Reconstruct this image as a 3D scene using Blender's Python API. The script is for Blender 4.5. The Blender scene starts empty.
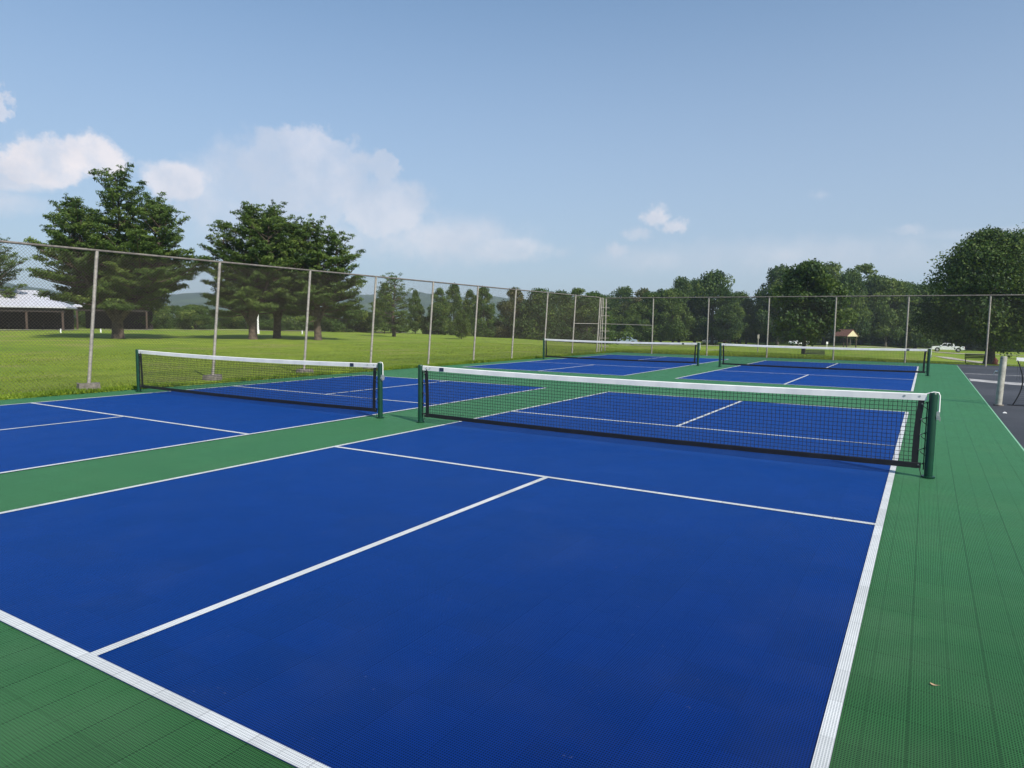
import bpy, bmesh, math, random
import numpy as np
from mathutils import Vector, Matrix, Quaternion
R = math.radians
SC = bpy.context.scene
COL = SC.collection

# ------------------------------------------------------------------ camera
cam_d = bpy.data.cameras.new('camera')
cam = bpy.data.objects.new('camera', cam_d); COL.objects.link(cam)
cam_d.sensor_width = 36; cam_d.lens = 686.7 * 36 / 1024
cam_d.clip_start = .05; cam_d.clip_end = 9000
YA, PI_, RO = -0.54166, -0.08909, 0.0133
fw = Vector((math.sin(YA)*math.cos(PI_), math.cos(YA)*math.cos(PI_), math.sin(PI_)))
r0 = Vector((math.cos(YA), -math.sin(YA), 0)); u0 = r0.cross(fw)
rr = r0*math.cos(RO) + u0*math.sin(RO); uu = -r0*math.sin(RO) + u0*math.cos(RO)
M4 = Matrix((( rr.x, uu.x, -fw.x, 6.37862), (rr.y, uu.y, -fw.y, -8.30944), (rr.z, uu.z, -fw.z, 1.59974), (0, 0, 0, 1)))
cam.matrix_world = M4
SC.camera = cam

# ------------------------------------------------------------------ exposure, sun, sky
SC.view_settings.view_transform = 'Standard'; SC.view_settings.look = 'None'
SC.view_settings.exposure = 0.25; SC.view_settings.gamma = 1.0
SUN_EL, SUN_AZ = R(41), math.atan2(.92, -.39)
sd = bpy.data.lights.new('sun', 'SUN'); sd.energy = 4.9; sd.angle = R(.53); sd.color = (1, .94, .84)
sun = bpy.data.objects.new('sun', sd); COL.objects.link(sun)
sv = Vector((math.sin(SUN_AZ)*math.cos(SUN_EL), math.cos(SUN_AZ)*math.cos(SUN_EL), math.sin(SUN_EL)))
sun.rotation_euler = sv.to_track_quat('Z', 'Y').to_euler()
sun.location = (20, -15, 30)

W = bpy.data.worlds.new('World'); SC.world = W; W.use_nodes = True
nt = W.node_tree; nt.nodes.clear()
class NB:
    """tiny node helper"""
    def __init__(s, t): s.t = t
    def n(s, k, **kw):
        nd = s.t.nodes.new(k)
        for a, b in kw.items(): setattr(nd, a, b)
        return nd
    def put(s, sock, v):
        if isinstance(v, bpy.types.NodeSocket): s.t.links.new(v, sock)
        elif v is not None: sock.default_value = v
    def m(s, op, a, b=None, c=None, clamp=False):
        nd = s.n('ShaderNodeMath', operation=op, use_clamp=clamp)
        s.put(nd.inputs[0], a)
        if b is not None: s.put(nd.inputs[1], b)
        if c is not None: s.put(nd.inputs[2], c)
        return nd.outputs[0]
    def mix(s, f, a, b, bt='MIX'):
        nd = s.n('ShaderNodeMix', data_type='RGBA', blend_type=bt)
        s.put(nd.inputs[0], f); s.put(nd.inputs[6], a); s.put(nd.inputs[7], b)
        return nd.outputs[2]
    def noise(s, vec, sc, det=4, ro=.55):
        nd = s.n('ShaderNodeTexNoise'); s.put(nd.inputs['Vector'], vec)
        nd.inputs['Scale'].default_value = sc; nd.inputs['Detail'].default_value = det; nd.inputs['Roughness'].default_value = ro
        return nd.outputs[0]
    def rng(s, v, a, b, c=0., d=1., sm=True):
        nd = s.n('ShaderNodeMapRange', interpolation_type='SMOOTHSTEP' if sm else 'LINEAR')
        s.put(nd.inputs[0], v)
        for i, q in enumerate((a, b, c, d)): nd.inputs[1+i].default_value = q
        return nd.outputs[0]
B = NB(nt)
sky = B.n('ShaderNodeTexSky', sky_type='NISHITA'); sky.sun_disc = False
sky.sun_elevation = SUN_EL; sky.sun_rotation = SUN_AZ
sky.air_density = 1.0; sky.dust_density = .6; sky.ozone_density = 2.0; sky.altitude = 300
tc = B.n('ShaderNodeTexCoord'); gen = tc.outputs['Generated']
sx = B.n('ShaderNodeSeparateXYZ'); B.put(sx.inputs[0], gen)
az = B.m('MULTIPLY', B.m('ARCTAN2', sx.outputs[0], sx.outputs[1]), 57.2958)
el = B.m('MULTIPLY', B.m('ARCSINE', sx.outputs[2]), 57.2958)
n1 = B.noise(gen, 9, 5, .6); n2 = B.noise(gen, 34, 6, .65)
dn = B.m('ADD', B.m('MULTIPLY', B.m('SUBTRACT', n1, .5), 1.1), B.m('MULTIPLY', B.m('SUBTRACT', n2, .5), .85))
n4 = B.noise(gen, 75, 5, .6)
dfine = B.m('MULTIPLY', B.m('SUBTRACT', n4, .5), 1.7)
def blob(a, e, wa, up, dw, soft, amt, nz=1.0):
    da = B.m('DIVIDE', B.m('SUBTRACT', az, a), wa)
    de = B.m('SUBTRACT', el, e)
    den = B.m('MAXIMUM', B.m('DIVIDE', de, up), B.m('DIVIDE', de, -dw))
    d = B.m('SQRT', B.m('ADD', B.m('MULTIPLY', da, da), B.m('MULTIPLY', den, den)))
    d = B.m('ADD', d, B.m('MULTIPLY', dn, nz)) if wa > 2.5 else B.m('ADD', d, B.m('ADD', dfine, B.m('MULTIPLY', dn, .5)))
    return B.m('MULTIPLY', B.rng(d, 1.0, 1.0-soft), amt)
def union(lst):
    o = lst[0]
    for q in lst[1:]: o = B.m('MAXIMUM', o, q)
    return o
# bright cumulus low on the left, a broad pale bank beside it, small puffs farther right (azimuth, elevation in degrees)
CLOUDS = [(-67.8,13.4,1.6,1.6,1.0,.3,.62),(-64.6,9.9,3.4,2.5,1.6,.28,.98),(-62.0,10.6,2.8,2.2,1.4,.3,.90),(-66.5,9.2,4,1.5,1.2,.5,.7),
          (-57.0,9.9,3.2,2.0,1.8,.4,.72),(-70,7.4,7,1.3,1.2,.8,.55),(-69,15.4,1.5,1.4,1.2,.4,.6),
          (-50,9.5,10,4.8,4.2,.5,.44),(-47.5,11.8,5,3.2,4.0,.25,.52),(-41.6,8.6,4.5,2.8,2.8,.35,.52),(-41.6,12.4,1.5,1.0,2,.35,.5),
          (-37,6.6,11,2.8,3.0,.9,.55),(-32,6.0,6,1.5,1.6,.6,.50),(-48,6.5,12,2.4,3,.9,.45),
          (-19.4,8.5,1.5,1.3,.9,.7,.72),(-18.0,7.7,1.5,1.0,.6,.7,.66),(-21,7.2,1.6,.7,.6,.8,.4),(-22.6,5.8,1.2,1.2,.9,.8,.5),(-20,5.2,6,1.5,1.6,.9,.3),
          (-7.6,9.7,1.1,.5,.4,.9,.22),(-1.6,6.9,1.4,.6,.5,.8,.35),(-9,5.4,17,2.0,2.4,1.0,.36),(3,6.4,7,.6,.6,.9,.25),(-82,7,9,4,4,.7,.5)]
cm = union([blob(*c) for c in CLOUDS])
n3 = B.noise(gen, 20, 5, .6)
cm = B.m('MULTIPLY', cm, B.rng(n3, .28, .58, .62, 1.0))
ccol = B.mix(B.rng(n1, .35, .65), (6.2, 6.4, 7.2, 1), (8.6, 8.1, 8.3, 1))
hsv = B.n('ShaderNodeHueSaturation'); hsv.inputs['Saturation'].default_value = 1.05; hsv.inputs['Value'].default_value = 1.0
B.put(hsv.inputs['Color'], sky.outputs[0])
# humid air: the blue pales towards the horizon
hz = B.rng(el, 38, -2, 0, 1)
skyb = B.mix(1.0, hsv.outputs[0], (1.10, 1.32, 1.34, 1), 'MULTIPLY')
skyc = B.mix(B.m('MULTIPLY', hz, .80), skyb, (3.9, 4.5, 5.75, 1))
skyc = B.mix(cm, skyc, ccol)
bg = B.n('ShaderNodeBackground'); B.put(bg.inputs[0], skyc); bg.inputs[1].default_value = .095
wo = B.n('ShaderNodeOutputWorld'); nt.links.new(bg.outputs[0], wo.inputs[0])

# ------------------------------------------------------------------ helpers
def tag(o, label=None, cat=None, group=None, kind=None):
    if label: o['label'] = label
    if cat: o['category'] = cat
    if group: o['group'] = group
    if kind: o['kind'] = kind
    return o
def empty(name, loc=(0, 0, 0), rz=0):
    o = bpy.data.objects.new(name, None); COL.objects.link(o)
    o.location = loc; o.rotation_euler = (0, 0, rz); o.empty_display_size = .2
    return o
def copy_tree(o, parent=None):
    c = o.copy(); COL.objects.link(c); c.parent = parent
    for ch in list(o.children): copy_tree(ch, c)
    return c
class MB:
    """collects shapes, builds ONE mesh object"""
    def __init__(s): s.v = []; s.f = []; s.sm = []
    def add(s, vs, fs, smooth=False):
        n = len(s.v); s.v += [tuple(v) for v in vs]; s.f += [tuple(i+n for i in f) for f in fs]; s.sm += [smooth]*len(fs)
    def box(s, x0, x1, y0, y1, z0, z1):
        s.add([(x0,y0,z0),(x1,y0,z0),(x1,y1,z0),(x0,y1,z0),(x0,y0,z1),(x1,y0,z1),(x1,y1,z1),(x0,y1,z1)],
              [(0,3,2,1),(4,5,6,7),(0,1,5,4),(1,2,6,5),(2,3,7,6),(3,0,4,7)])
    def quad(s, a, b, c, d): s.add([a,b,c,d], [(0,1,2,3)])
    def tube(s, pts, r, n=8, cap=True, smooth=True):
        pts = [Vector(p) for p in pts]; k = len(pts)
        rs = r if isinstance(r, (list, tuple)) else [r]*k
        vs = []; up = None
        for i, p in enumerate(pts):
            t = (pts[min(i+1,k-1)]-pts[max(i-1,0)]).normalized()
            if up is None:
                up = t.orthogonal().normalized()
            up = (up - t*up.dot(t)).normalized(); w = t.cross(up)
            for j in range(n):
                a = 2*math.pi*(j+.5)/n
                vs.append(p+(up*math.cos(a)+w*math.sin(a))*rs[i])
        fs = [(i*n+j, i*n+(j+1)%n, (i+1)*n+(j+1)%n, (i+1)*n+j) for i in range(k-1) for j in range(n)]
        s.add(vs, fs, smooth)
        if cap:
            s.add(vs[:n], [tuple(range(n))[::-1]]); s.add(vs[-n:], [tuple(range(n))])
    def prism(s, prof, y0, y1):
        """profile in x,z extruded along y"""
        n = len(prof)
        vs = [(x, y0, z) for x, z in prof]+[(x, y1, z) for x, z in prof]
        s.add(vs, [tuple(range(n)), tuple(range(2*n-1, n-1, -1))]+[(i, i+n, (i+1)%n+n, (i+1)%n) for i in range(n)])
    def build(s, name, mat, parent=None, bevel=0):
        me = bpy.data.meshes.new(name); me.from_pydata(s.v, [], s.f); me.update()
        me.polygons.foreach_set('use_smooth', s.sm)
        me.materials.append(mat)
        o = bpy.data.objects.new(name, me); COL.objects.link(o); o.parent = parent
        if bevel:
            bm = bmesh.new(); bm.from_mesh(me); bmesh.ops.remove_doubles(bm, verts=bm.verts, dist=1e-5)
            bmesh.ops.recalc_face_normals(bm, faces=bm.faces)
            bmesh.ops.bevel(bm, geom=[e for e in bm.edges if len(e.link_faces) == 2 and e.calc_face_angle(0) > .6], offset=bevel, segments=2, affect='EDGES', clamp_overlap=True)
            bm.to_mesh(me); bm.free()
        return o
def np_mesh(name, V, F, mat, parent=None, tint=None, smooth=False):
    V = np.asarray(V, np.float32); F = np.asarray(F, np.int32)
    me = bpy.data.meshes.new(name); k = F.shape[1]
    me.vertices.add(len(V)); me.vertices.foreach_set('co', V.ravel())
    me.loops.add(F.size); me.loops.foreach_set('vertex_index', F.ravel())
    me.polygons.add(len(F)); me.polygons.foreach_set('loop_start', np.arange(0, F.size, k, dtype=np.int32))
    me.update(calc_edges=True)
    if smooth: me.polygons.foreach_set('use_smooth', np.ones(len(F), bool))
    if tint is not None:
        at = me.attributes.new('tint', 'FLOAT', 'POINT'); at.data.foreach_set('value', np.asarray(tint, np.float32))
    me.materials.append(mat)
    o = bpy.data.objects.new(name, me); COL.objects.link(o); o.parent = parent
    return o

# ------------------------------------------------------------------ materials
def mat(name):
    m = bpy.data.materials.new(name); m.use_nodes = True
    b = NB(m.node_tree); p = m.node_tree.nodes['Principled BSDF']
    return m, b, p
def plain(name, col, rough=.5, metal=0, spec=.5, vary=.12, scale=9, bump=0):
    m, b, p = mat(name)
    tc = b.n('ShaderNodeTexCoord')
    n = b.noise(tc.outputs['Object'], scale, 5, .6)
    lo = tuple(c*(1-vary) for c in col)+(1,); hi = tuple(min(1, c*(1+vary)) for c in col)+(1,)
    b.put(p.inputs['Base Color'], b.mix(b.rng(n, .3, .7), lo, hi))
    p.inputs['Roughness'].default_value = rough; p.inputs['Metallic'].default_value = metal
    p.inputs['Specular IOR Level'].default_value = spec
    if bump:
        bp = b.n('ShaderNodeBump'); bp.inputs['Strength'].default_value = bump; bp.inputs['Distance'].default_value = .02
        b.put(bp.inputs['Height'], n); b.put(p.inputs['Normal'], bp.outputs[0])
    return m
def tile_mat(name, col, dark, sheen=None, spec=.06, rough=.5, dirt=.12, seam=.35):
    """interlocking open-grid sport tiles: 30.5 cm tiles of small ribs"""
    m, b, p = mat(name)
    geo = b.n('ShaderNodeNewGeometry'); s = b.n('ShaderNodeSeparateXYZ'); b.put(s.inputs[0], geo.outputs['Position'])
    X, Y = s.outputs[0], s.outputs[1]
    T = .3048
    def cell(v, per, lo, hi):
        f = b.m('FRACT', b.m('DIVIDE', b.m('ADD', v, 100*T), per))
        d = b.m('ABSOLUTE', b.m('SUBTRACT', f, .5))
        return b.rng(d, lo, hi)          # 0 in the middle of the cell, 1 on the rib
    gx = cell(X, T/30, .20, .40); gy = cell(Y, T/24, .26, .42)
    rib = b.m('MAXIMUM', gx, gy)
    seamx = cell(X, T, .489, .496); seamy = cell(Y, T, .491, .497)
    halfx = cell(X, T/2, .474, .494)
    sm = b.m('MAXIMUM', b.m('MAXIMUM', seamx, b.m('MULTIPLY', halfx, .55)), b.m('MULTIPLY', seamy, .6))
    # tile to tile differences
    wn = b.n('ShaderNodeTexWhiteNoise', noise_dimensions='2D')
    cv = b.n('ShaderNodeCombineXYZ')
    b.put(cv.inputs[0], b.m('FLOOR', b.m('DIVIDE', b.m('ADD', X, 100*T), T))); b.put(cv.inputs[1], b.m('FLOOR', b.m('DIVIDE', b.m('ADD', Y, 100*T), T)))
    b.put(wn.inputs['Vector'], cv.outputs[0])
    base = b.mix(rib, dark+(1,), col+(1,))
    n = b.noise(geo.outputs['Position'], .9, 6, .65); n2_ = b.noise(geo.outputs['Position'], 5.5, 4, .7)
    base = b.mix(b.m('MULTIPLY', b.rng(n, .42, .75), dirt), base, (.16, .19, .15, 1))
    base = b.mix(b.m('MULTIPLY', b.rng(n2_, .3, .7), .10), base, (0, 0, 0, 1))
    base = b.mix(b.m('MULTIPLY', wn.outputs[0], .16), base, (0, 0, 0, 1))
    base = b.mix(b.m('MULTIPLY', sm, seam), base, (.004, .006, .006, 1))
    b.put(p.inputs['Base Color'], base)
    p.inputs['Specular IOR Level'].default_value = spec
    if sheen:
        b.put(p.inputs['Sheen Weight'], b.m('MULTIPLY', b.m('SUBTRACT', 1.0, b.m('MULTIPLY', sm, seam)), b.rng(rib, 0, 1, sheen[3]*.35, sheen[3]))); p.inputs['Sheen Roughness'].default_value = .35; p.inputs['Sheen Tint'].default_value = sheen[:3]+(1,)
    sp = b.noise(geo.outputs['Position'], 26, 3, .8); sc = b.noise(geo.outputs['Position'], 2.4, 3, .6)
    base = b.mix(b.m('MULTIPLY', b.m('MULTIPLY', b.rng(sp, .66, .74), b.rng(sc, .5, .65)), .22), base, (.45, .47, .48, 1))
    b.put(p.inputs['Base Color'], base)
    b.put(p.inputs['Roughness'], b.rng(n, .3, .7, rough-.06, rough+.1))
    bp = b.n('ShaderNodeBump'); bp.inputs['Strength'].default_value = .35; bp.inputs['Distance'].default_value = .004
    b.put(bp.inputs['Height'], b.m('SUBTRACT', rib, sm)); b.put(p.inputs['Normal'], bp.outputs[0])
    return m
M = {}
M['green'] = tile_mat('green_tile', (.026, .108, .030), (.002, .009, .003), sheen=(.34, 1.0, .46, .75), seam=.42)
M['blue'] = tile_mat('blue_tile', (.0008, .020, .165), (.0003, .0035, .030), sheen=(.03, .27, .98, .85), dirt=.05, seam=.05)
M['line'] = tile_mat('white_tile', (.74, .76, .76), (.40, .42, .44), dirt=.10, seam=.35)
M['edge'] = plain('pale_edge_strip', (.16, .34, .22), .6)
M['post'] = plain('green_powder_coat', (.003, .040, .020), .35, vary=.1)
M['cord'] = plain('black_net_cord', (.012, .012, .014), .7)
M['vinyl'] = plain('black_vinyl', (.010, .010, .012), .42)
M['tape'] = plain('white_vinyl_tape', (.78, .78, .76), .55, vary=.07, scale=3)
M['patch'] = plain('navy_patch', (.02, .03, .07), .6)
M['chrome'] = plain('zinc_plated_steel', (.55, .55, .53), .35, metal=.8)
M['galv'] = plain('galvanised_pipe', (.30, .275, .24), .55, metal=.25, vary=.25, scale=14)
M['rail'] = plain('weathered_rail', (.17, .15, .13), .6, metal=.2, vary=.3, scale=10)
M['wire_dark'] = plain('weathered_wire', (.055, .048, .042), .7, vary=.2)
M['wire'] = plain('galvanised_wire', (.11, .092, .07), .55, metal=.2, vary=.15)
M['concrete'] = plain('weathered_concrete', (.15, .135, .115), .9, vary=.3, scale=12, bump=.6)
M['white'] = plain('white_paint', (.72, .72, .70), .6, vary=.08)
M['roofmetal'] = plain('white_roof_sheet', (.47, .475, .53), .5, vary=.06, scale=2)
M['darkwood'] = plain('dark_stained_wood', (.020, .014, .012), .8, vary=.4)
M['wood'] = plain('brown_wood', (.055, .035, .025), .8, vary=.3)
M['brownroof'] = plain('brown_shingle', (.17, .075, .050), .85, vary=.3, scale=6)
M['cream'] = plain('cream_siding', (.62, .55, .36), .7, vary=.06)
M['carwhite'] = plain('white_car_paint', (.78, .79, .80), .18, spec=.6, vary=.02)
M['carblue'] = plain('grey_blue_car_paint', (.22, .28, .36), .22, spec=.6, vary=.02)
M['carred'] = plain('dull_red_paint', (.40, .14, .11), .35, vary=.05)
M['glass'] = plain('tinted_car_glass', (.02, .025, .03), .08, spec=.7, vary=.05)
M['tyre'] = plain('tyre_rubber', (.015, .015, .016), .85)
M['rim'] = plain('alloy_rim', (.45, .45, .46), .35, metal=.7)
M['lampred'] = plain('red_lens', (.35, .02, .02), .3)
M['lamp'] = plain('clear_lens', (.6, .6, .58), .15)
M['benchmat'] = plain('dark_green_bench', (.008, .014, .010), .6)
M['bark'] = plain('pine_bark', (.085, .062, .048), .95, vary=.45, scale=5, bump=.8)
M['bark2'] = plain('grey_bark', (.075, .065, .055), .95, vary=.4, scale=5, bump=.8)
M['deadleaf'] = plain('dry_leaf', (.45, .30, .17), .7)
M['steelpost'] = plain('old_steel_post', (.36, .35, .30), .55, metal=.15, vary=.25, scale=10)
M['dirtred'] = plain('dark_red_fabric', (.09, .022, .016), .8)

def asphalt():
    m, b, p = mat('asphalt')
    geo = b.n('ShaderNodeNewGeometry'); P = geo.outputs['Position']
    a = b.noise(P, .35, 6, .6); c = b.noise(P, 60, 3, .7); d = b.noise(P, 2.2, 5, .6)
    col = b.mix(b.rng(a, .35, .68), (.022, .025, .032, 1), (.050, .052, .062, 1))
    col = b.mix(b.m('MULTIPLY', b.rng(c, .45, .75), .30), col, (.12, .12, .125, 1))
    col = b.mix(b.m('MULTIPLY', b.rng(d, .55, .7), .3), col, (.03, .03, .035, 1))
    b.put(p.inputs['Base Color'], col); p.inputs['Roughness'].default_value = .8
    bp = b.n('ShaderNodeBump'); bp.inputs['Strength'].default_value = .4; bp.inputs['Distance'].default_value = .01
    b.put(bp.inputs['Height'], c); b.put(p.inputs['Normal'], bp.outputs[0])
    return m
M['asphalt'] = asphalt()
def grassmat():
    m, b, p = mat('mown_grass')
    geo = b.n('ShaderNodeNewGeometry'); P = geo.outputs['Position']
    a = b.noise(P, .10, 5, .6); c = b.noise(P, .7, 7, .75); d = b.noise(P, 22, 4, .75); e = b.noise(P, .35, 3, .5)
    col = b.mix(b.rng(a, .3, .7), (.195, .300, .022, 1), (.315, .395, .040, 1))
    col = b.mix(b.m('MULTIPLY', b.rng(c, .44, .60), .55), col, (.130, .215, .022, 1))
    col = b.mix(b.m('MULTIPLY', b.rng(e, .52, .66), .55), col, (.36, .33, .11, 1))
    col = b.mix(b.m('MULTIPLY', b.rng(d, .4, .7), .45), col, (.055, .095, .015, 1))
    b.put(p.inputs['Base Color'], col); p.inputs['Roughness'].default_value = .9; p.inputs['Specular IOR Level'].default_value = .15
    bp = b.n('ShaderNodeBump'); bp.inputs['Strength'].default_value = .9; bp.inputs['Distance'].default_value = .07
    b.put(bp.inputs['Height'], b.m('ADD', d, c)); b.put(p.inputs['Normal'], bp.outputs[0])
    return m
M['grass'] = grassmat()
M['gravel'] = plain('pale_gravel', (.36, .33, .27), .95, vary=.25, scale=2)
def leafmat(name, c0, c1, c2, trans=.3, rough=.55):
    m, b, p = mat(name)
    at = b.n('ShaderNodeAttribute', attribute_name='tint')
    t = at.outputs['Fac']
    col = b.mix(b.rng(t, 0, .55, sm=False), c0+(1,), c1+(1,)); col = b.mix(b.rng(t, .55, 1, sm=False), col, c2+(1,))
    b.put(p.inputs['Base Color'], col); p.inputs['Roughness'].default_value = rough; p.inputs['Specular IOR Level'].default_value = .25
    tr = b.n('ShaderNodeBsdfTranslucent'); b.put(tr.inputs[0], b.mix(.35, col, (.12, .17, .01, 1)))
    ms = b.n('ShaderNodeMixShader'); ms.inputs[0].default_value = trans
    b.t.links.new(p.outputs[0], ms.inputs[1]); b.t.links.new(tr.outputs[0], ms.inputs[2])
    out = b.t.nodes['Material Output']; b.t.links.new(ms.outputs[0], out.inputs['Surface'])
    return m
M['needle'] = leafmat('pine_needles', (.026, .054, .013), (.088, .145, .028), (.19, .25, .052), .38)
M['leaf_dark'] = leafmat('dark_leaves', (.014, .036, .009), (.048, .092, .018), (.13, .18, .032), .3)
M['leaf_mid'] = leafmat('mid_leaves', (.026, .058, .012), (.070, .128, .022), (.16, .21, .038), .33)
M['leaf_light'] = leafmat('light_leaves', (.050, .088, .018), (.085, .135, .026), (.140, .185, .040), .35)
M['leaf_red'] = leafmat('bronze_leaves', (.030, .045, .014), (.066, .080, .022), (.13, .12, .045), .3)
M['blade'] = leafmat('grass_blades', (.075, .14, .012), (.215, .30, .024), (.36, .41, .05), .35)

# ------------------------------------------------------------------ the ground
XL, XR, YF = -8.68, 7.56, 28.15            # tile field
WD, GX, GY, BL = 6.163, 1.589, 4.965, 6.7065
KN, KF, NY = 2.098, 2.229, .21
def sst(a, b, v): t = np.clip((v-a)/(b-a), 0, 1); return t*t*(3-2*t)
def height(x, y):
    x = np.asarray(x, float); y = np.asarray(y, float)
    s = y+.6*x
    z = -sst(31, 56, s)*(1.6-.02*np.clip(x, -40, 15)) - np.clip(.006*(s-56), 0, 1.2)
    z = z - 1.35*sst(-6, 14, x)*sst(62, 118, s)
    z = z + .22*sst(12, 38, -x)*(1-sst(5, 30, s))
    z = z + .05*np.sin(x*.31+1)*np.sin(y*.23)*sst(11, 18, np.hypot(np.maximum(-x, 0), np.maximum(y-20, 0)))
    return z
def hz_(x, y): return float(height(x, y))
def axis(lo, hi, a, b, st):
    c = list(np.arange(a, b+1e-6, st)); v = a; d = st
    while v > lo: d *= 1.16; v -= d; c.insert(0, v)
    v = b; d = st
    while v < hi: d *= 1.16; v += d; c.append(v)
    return c
gx_ = sorted(axis(-2050, 2050, -60, 40, 1.0)+[XL-.02, XL-.09, 40.5]); gy_ = sorted(axis(-2050, 2050, -30, 110, 1.0)+[28.95, 29.02])
GXX, GYY = np.meshgrid(gx_, gy_)
Z = height(GXX, GYY)
inside = (GXX > XL-.05) & (GXX < 40.6) & (GYY > -60) & (GYY < 28.98)
rs = np.random.RandomState(4)
Z = np.where(inside, -.10, Z+.035+rs.uniform(-.012, .012, Z.shape)*(np.hypot(GXX, GYY) < 90))
nx, ny = len(gx_), len(gy_)
V = np.stack([GXX, GYY, Z], -1).reshape(-1, 3)
I = np.arange(nx*ny).reshape(ny, nx)
F = np.stack([I[:-1, :-1], I[:-1, 1:], I[1:, 1:], I[1:, :-1]], -1).reshape(-1, 4)
tag(np_mesh('ground', V, F, M['grass'], smooth=True), 'mown lawn falling away behind the courts', kind='structure')

m = MB(); m.box(XL-.03, 40.5, -40, 28.96, -.09, -.020)
tag(m.build('asphalt_court', M['asphalt']), kind='structure')
m = MB()
prof = [(XL, -40), (XR, -40), (XR, YF-.6), (XR-.12, YF-.25), (XR-.45, YF), (XL, YF)]
n = len(prof)
m.add([(x, y, -.015) for x, y in prof]+[(x, y, 0) for x, y in prof], [tuple(range(n, 2*n))]+[(i, (i+1) % n, (i+1) % n+n, i+n) for i in range(n)])
tag(m.build('green_court_surface', M['green']), kind='structure')
m = MB(); 
m.add([(XR+.002, -40, -.004), (XR+.032, -40, -.016), (XR+.032, YF-.6, -.016), (XR+.002, YF-.6, -.004)], [(0, 1, 2, 3)])
tag(m.build('court_edge_strip', M['edge']), kind='structure')
CX = [0, -(WD+GX)]; CY = [0, 2*BL+GY]
for j in (0, 1):
    for i in (0, 1):
        x, y = CX[i], CY[j]
        m = MB(); m.add([(x, y-BL, .004), (x+WD, y-BL, .004), (x+WD, y+BL, .004), (x, y+BL, .004)], [(0, 1, 2, 3)])
        tag(m.build('blue_court_surface', M['blue']), kind='structure')
        m = MB(); w = .057; z = .008
        def rc(x0, x1, y0, y1): m.add([(x+x0, y+y0, z), (x+x1, y+y0, z), (x+x1, y+y1, z), (x+x0, y+y1, z)], [(0, 1, 2, 3)])
        rc(0, w, -BL, BL); rc(WD-w, WD, -BL, BL)
        rc(w, WD-w, -BL, -BL+w+.004); rc(w, WD-w, BL-w, BL)
        rc(w, WD-w, -KN-w/2, -KN+w/2); rc(w, WD-w, KF-w/2, KF+w/2)
        rc(WD/2-w/2, WD/2+w/2, -BL+w+.004, -KN-w/2); rc(WD/2-w/2, WD/2+w/2, KF+w/2, BL-w)
        tag(m.build('court_markings', M['line']), kind='structure')
# worn old markings and repair bands on the asphalt to the right
m = MB()
def strip(pts, w, zz=-.016):
    for a, b_ in zip(pts[:-1], pts[1:]):
        m.add([(a[0], a[1]-w/2, zz), (b_[0], b_[1]-w/2, zz), (b_[0], b_[1]+w/2, zz), (a[0], a[1]+w/2, zz)], [(0, 1, 2, 3)])
strip([(XR+.06, 17.9), (8.6, 17.0), (9.6, 16.5), (12, 16.2), (20, 16.1), (40, 16)], 1.15)
tag(m.build('pale_repair_band', plain('worn_concrete_patch', (.36, .35, .34), .85, vary=.3, scale=3)), kind='structure')
m = MB(); strip([(XR+.06, 21.4), (40, 21.3)], .22); m.add([(9.55, -30, -.016), (9.62, -30, -.016), (9.62, 21.36, -.016), (9.55, 21.36, -.016)], [(0, 1, 2, 3)])
tag(m.build('tennis_court_markings', plain('faded_white_paint', (.30, .30, .30), .8, vary=.5, scale=5)), kind='structure')
# gravel tracks following the terrain
def ribbon(name, pts, w, mt, off=.09):
    P = [Vector((p[0], p[1], 0)) for p in pts]; Q = []
    for a, b_ in zip(P[:-1], P[1:]):
        k = max(2, int((b_-a).length/3))
        for q in range(k): Q.append(a.lerp(b_, q/k))
    Q.append(P[-1]); V = []; 
    for i, q in enumerate(Q):
        t = (Q[min(i+1, len(Q)-1)]-Q[max(i-1, 0)]).normalized(); nn = Vector((-t.y, t.x, 0))
        for s in (-1, -.33, .33, 1):
            p = q+nn*w/2*s*(1+.12*math.sin(i*1.3+s)); V.append((p.x, p.y, hz_(p.x, p.y)+off))
    F = [(i*4+j, (i+1)*4+j, (i+1)*4+j+1, i*4+j+1) for i in range(len(Q)-1) for j in range(3)]
    return tag(np_mesh(name, V, F, mt), kind='structure')
ribbon('gravel_track', [(60, 150), (24, 151), (5, 149), (-30, 128), (-60, 112), (-80, 100)], 4, M['gravel'])
ribbon('gravel_track', [(8.5, 121), (11.5, 108), (13.5, 95), (19, 88), (40, 84)], 2.6, M['gravel'])
ribbon('lawn_path', [(-66, 14), (-66, 40), (-60, 57), (-47, 68), (-36, 70), (-26, 80), (-20, 100)], 1.6, M['gravel'])

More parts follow.
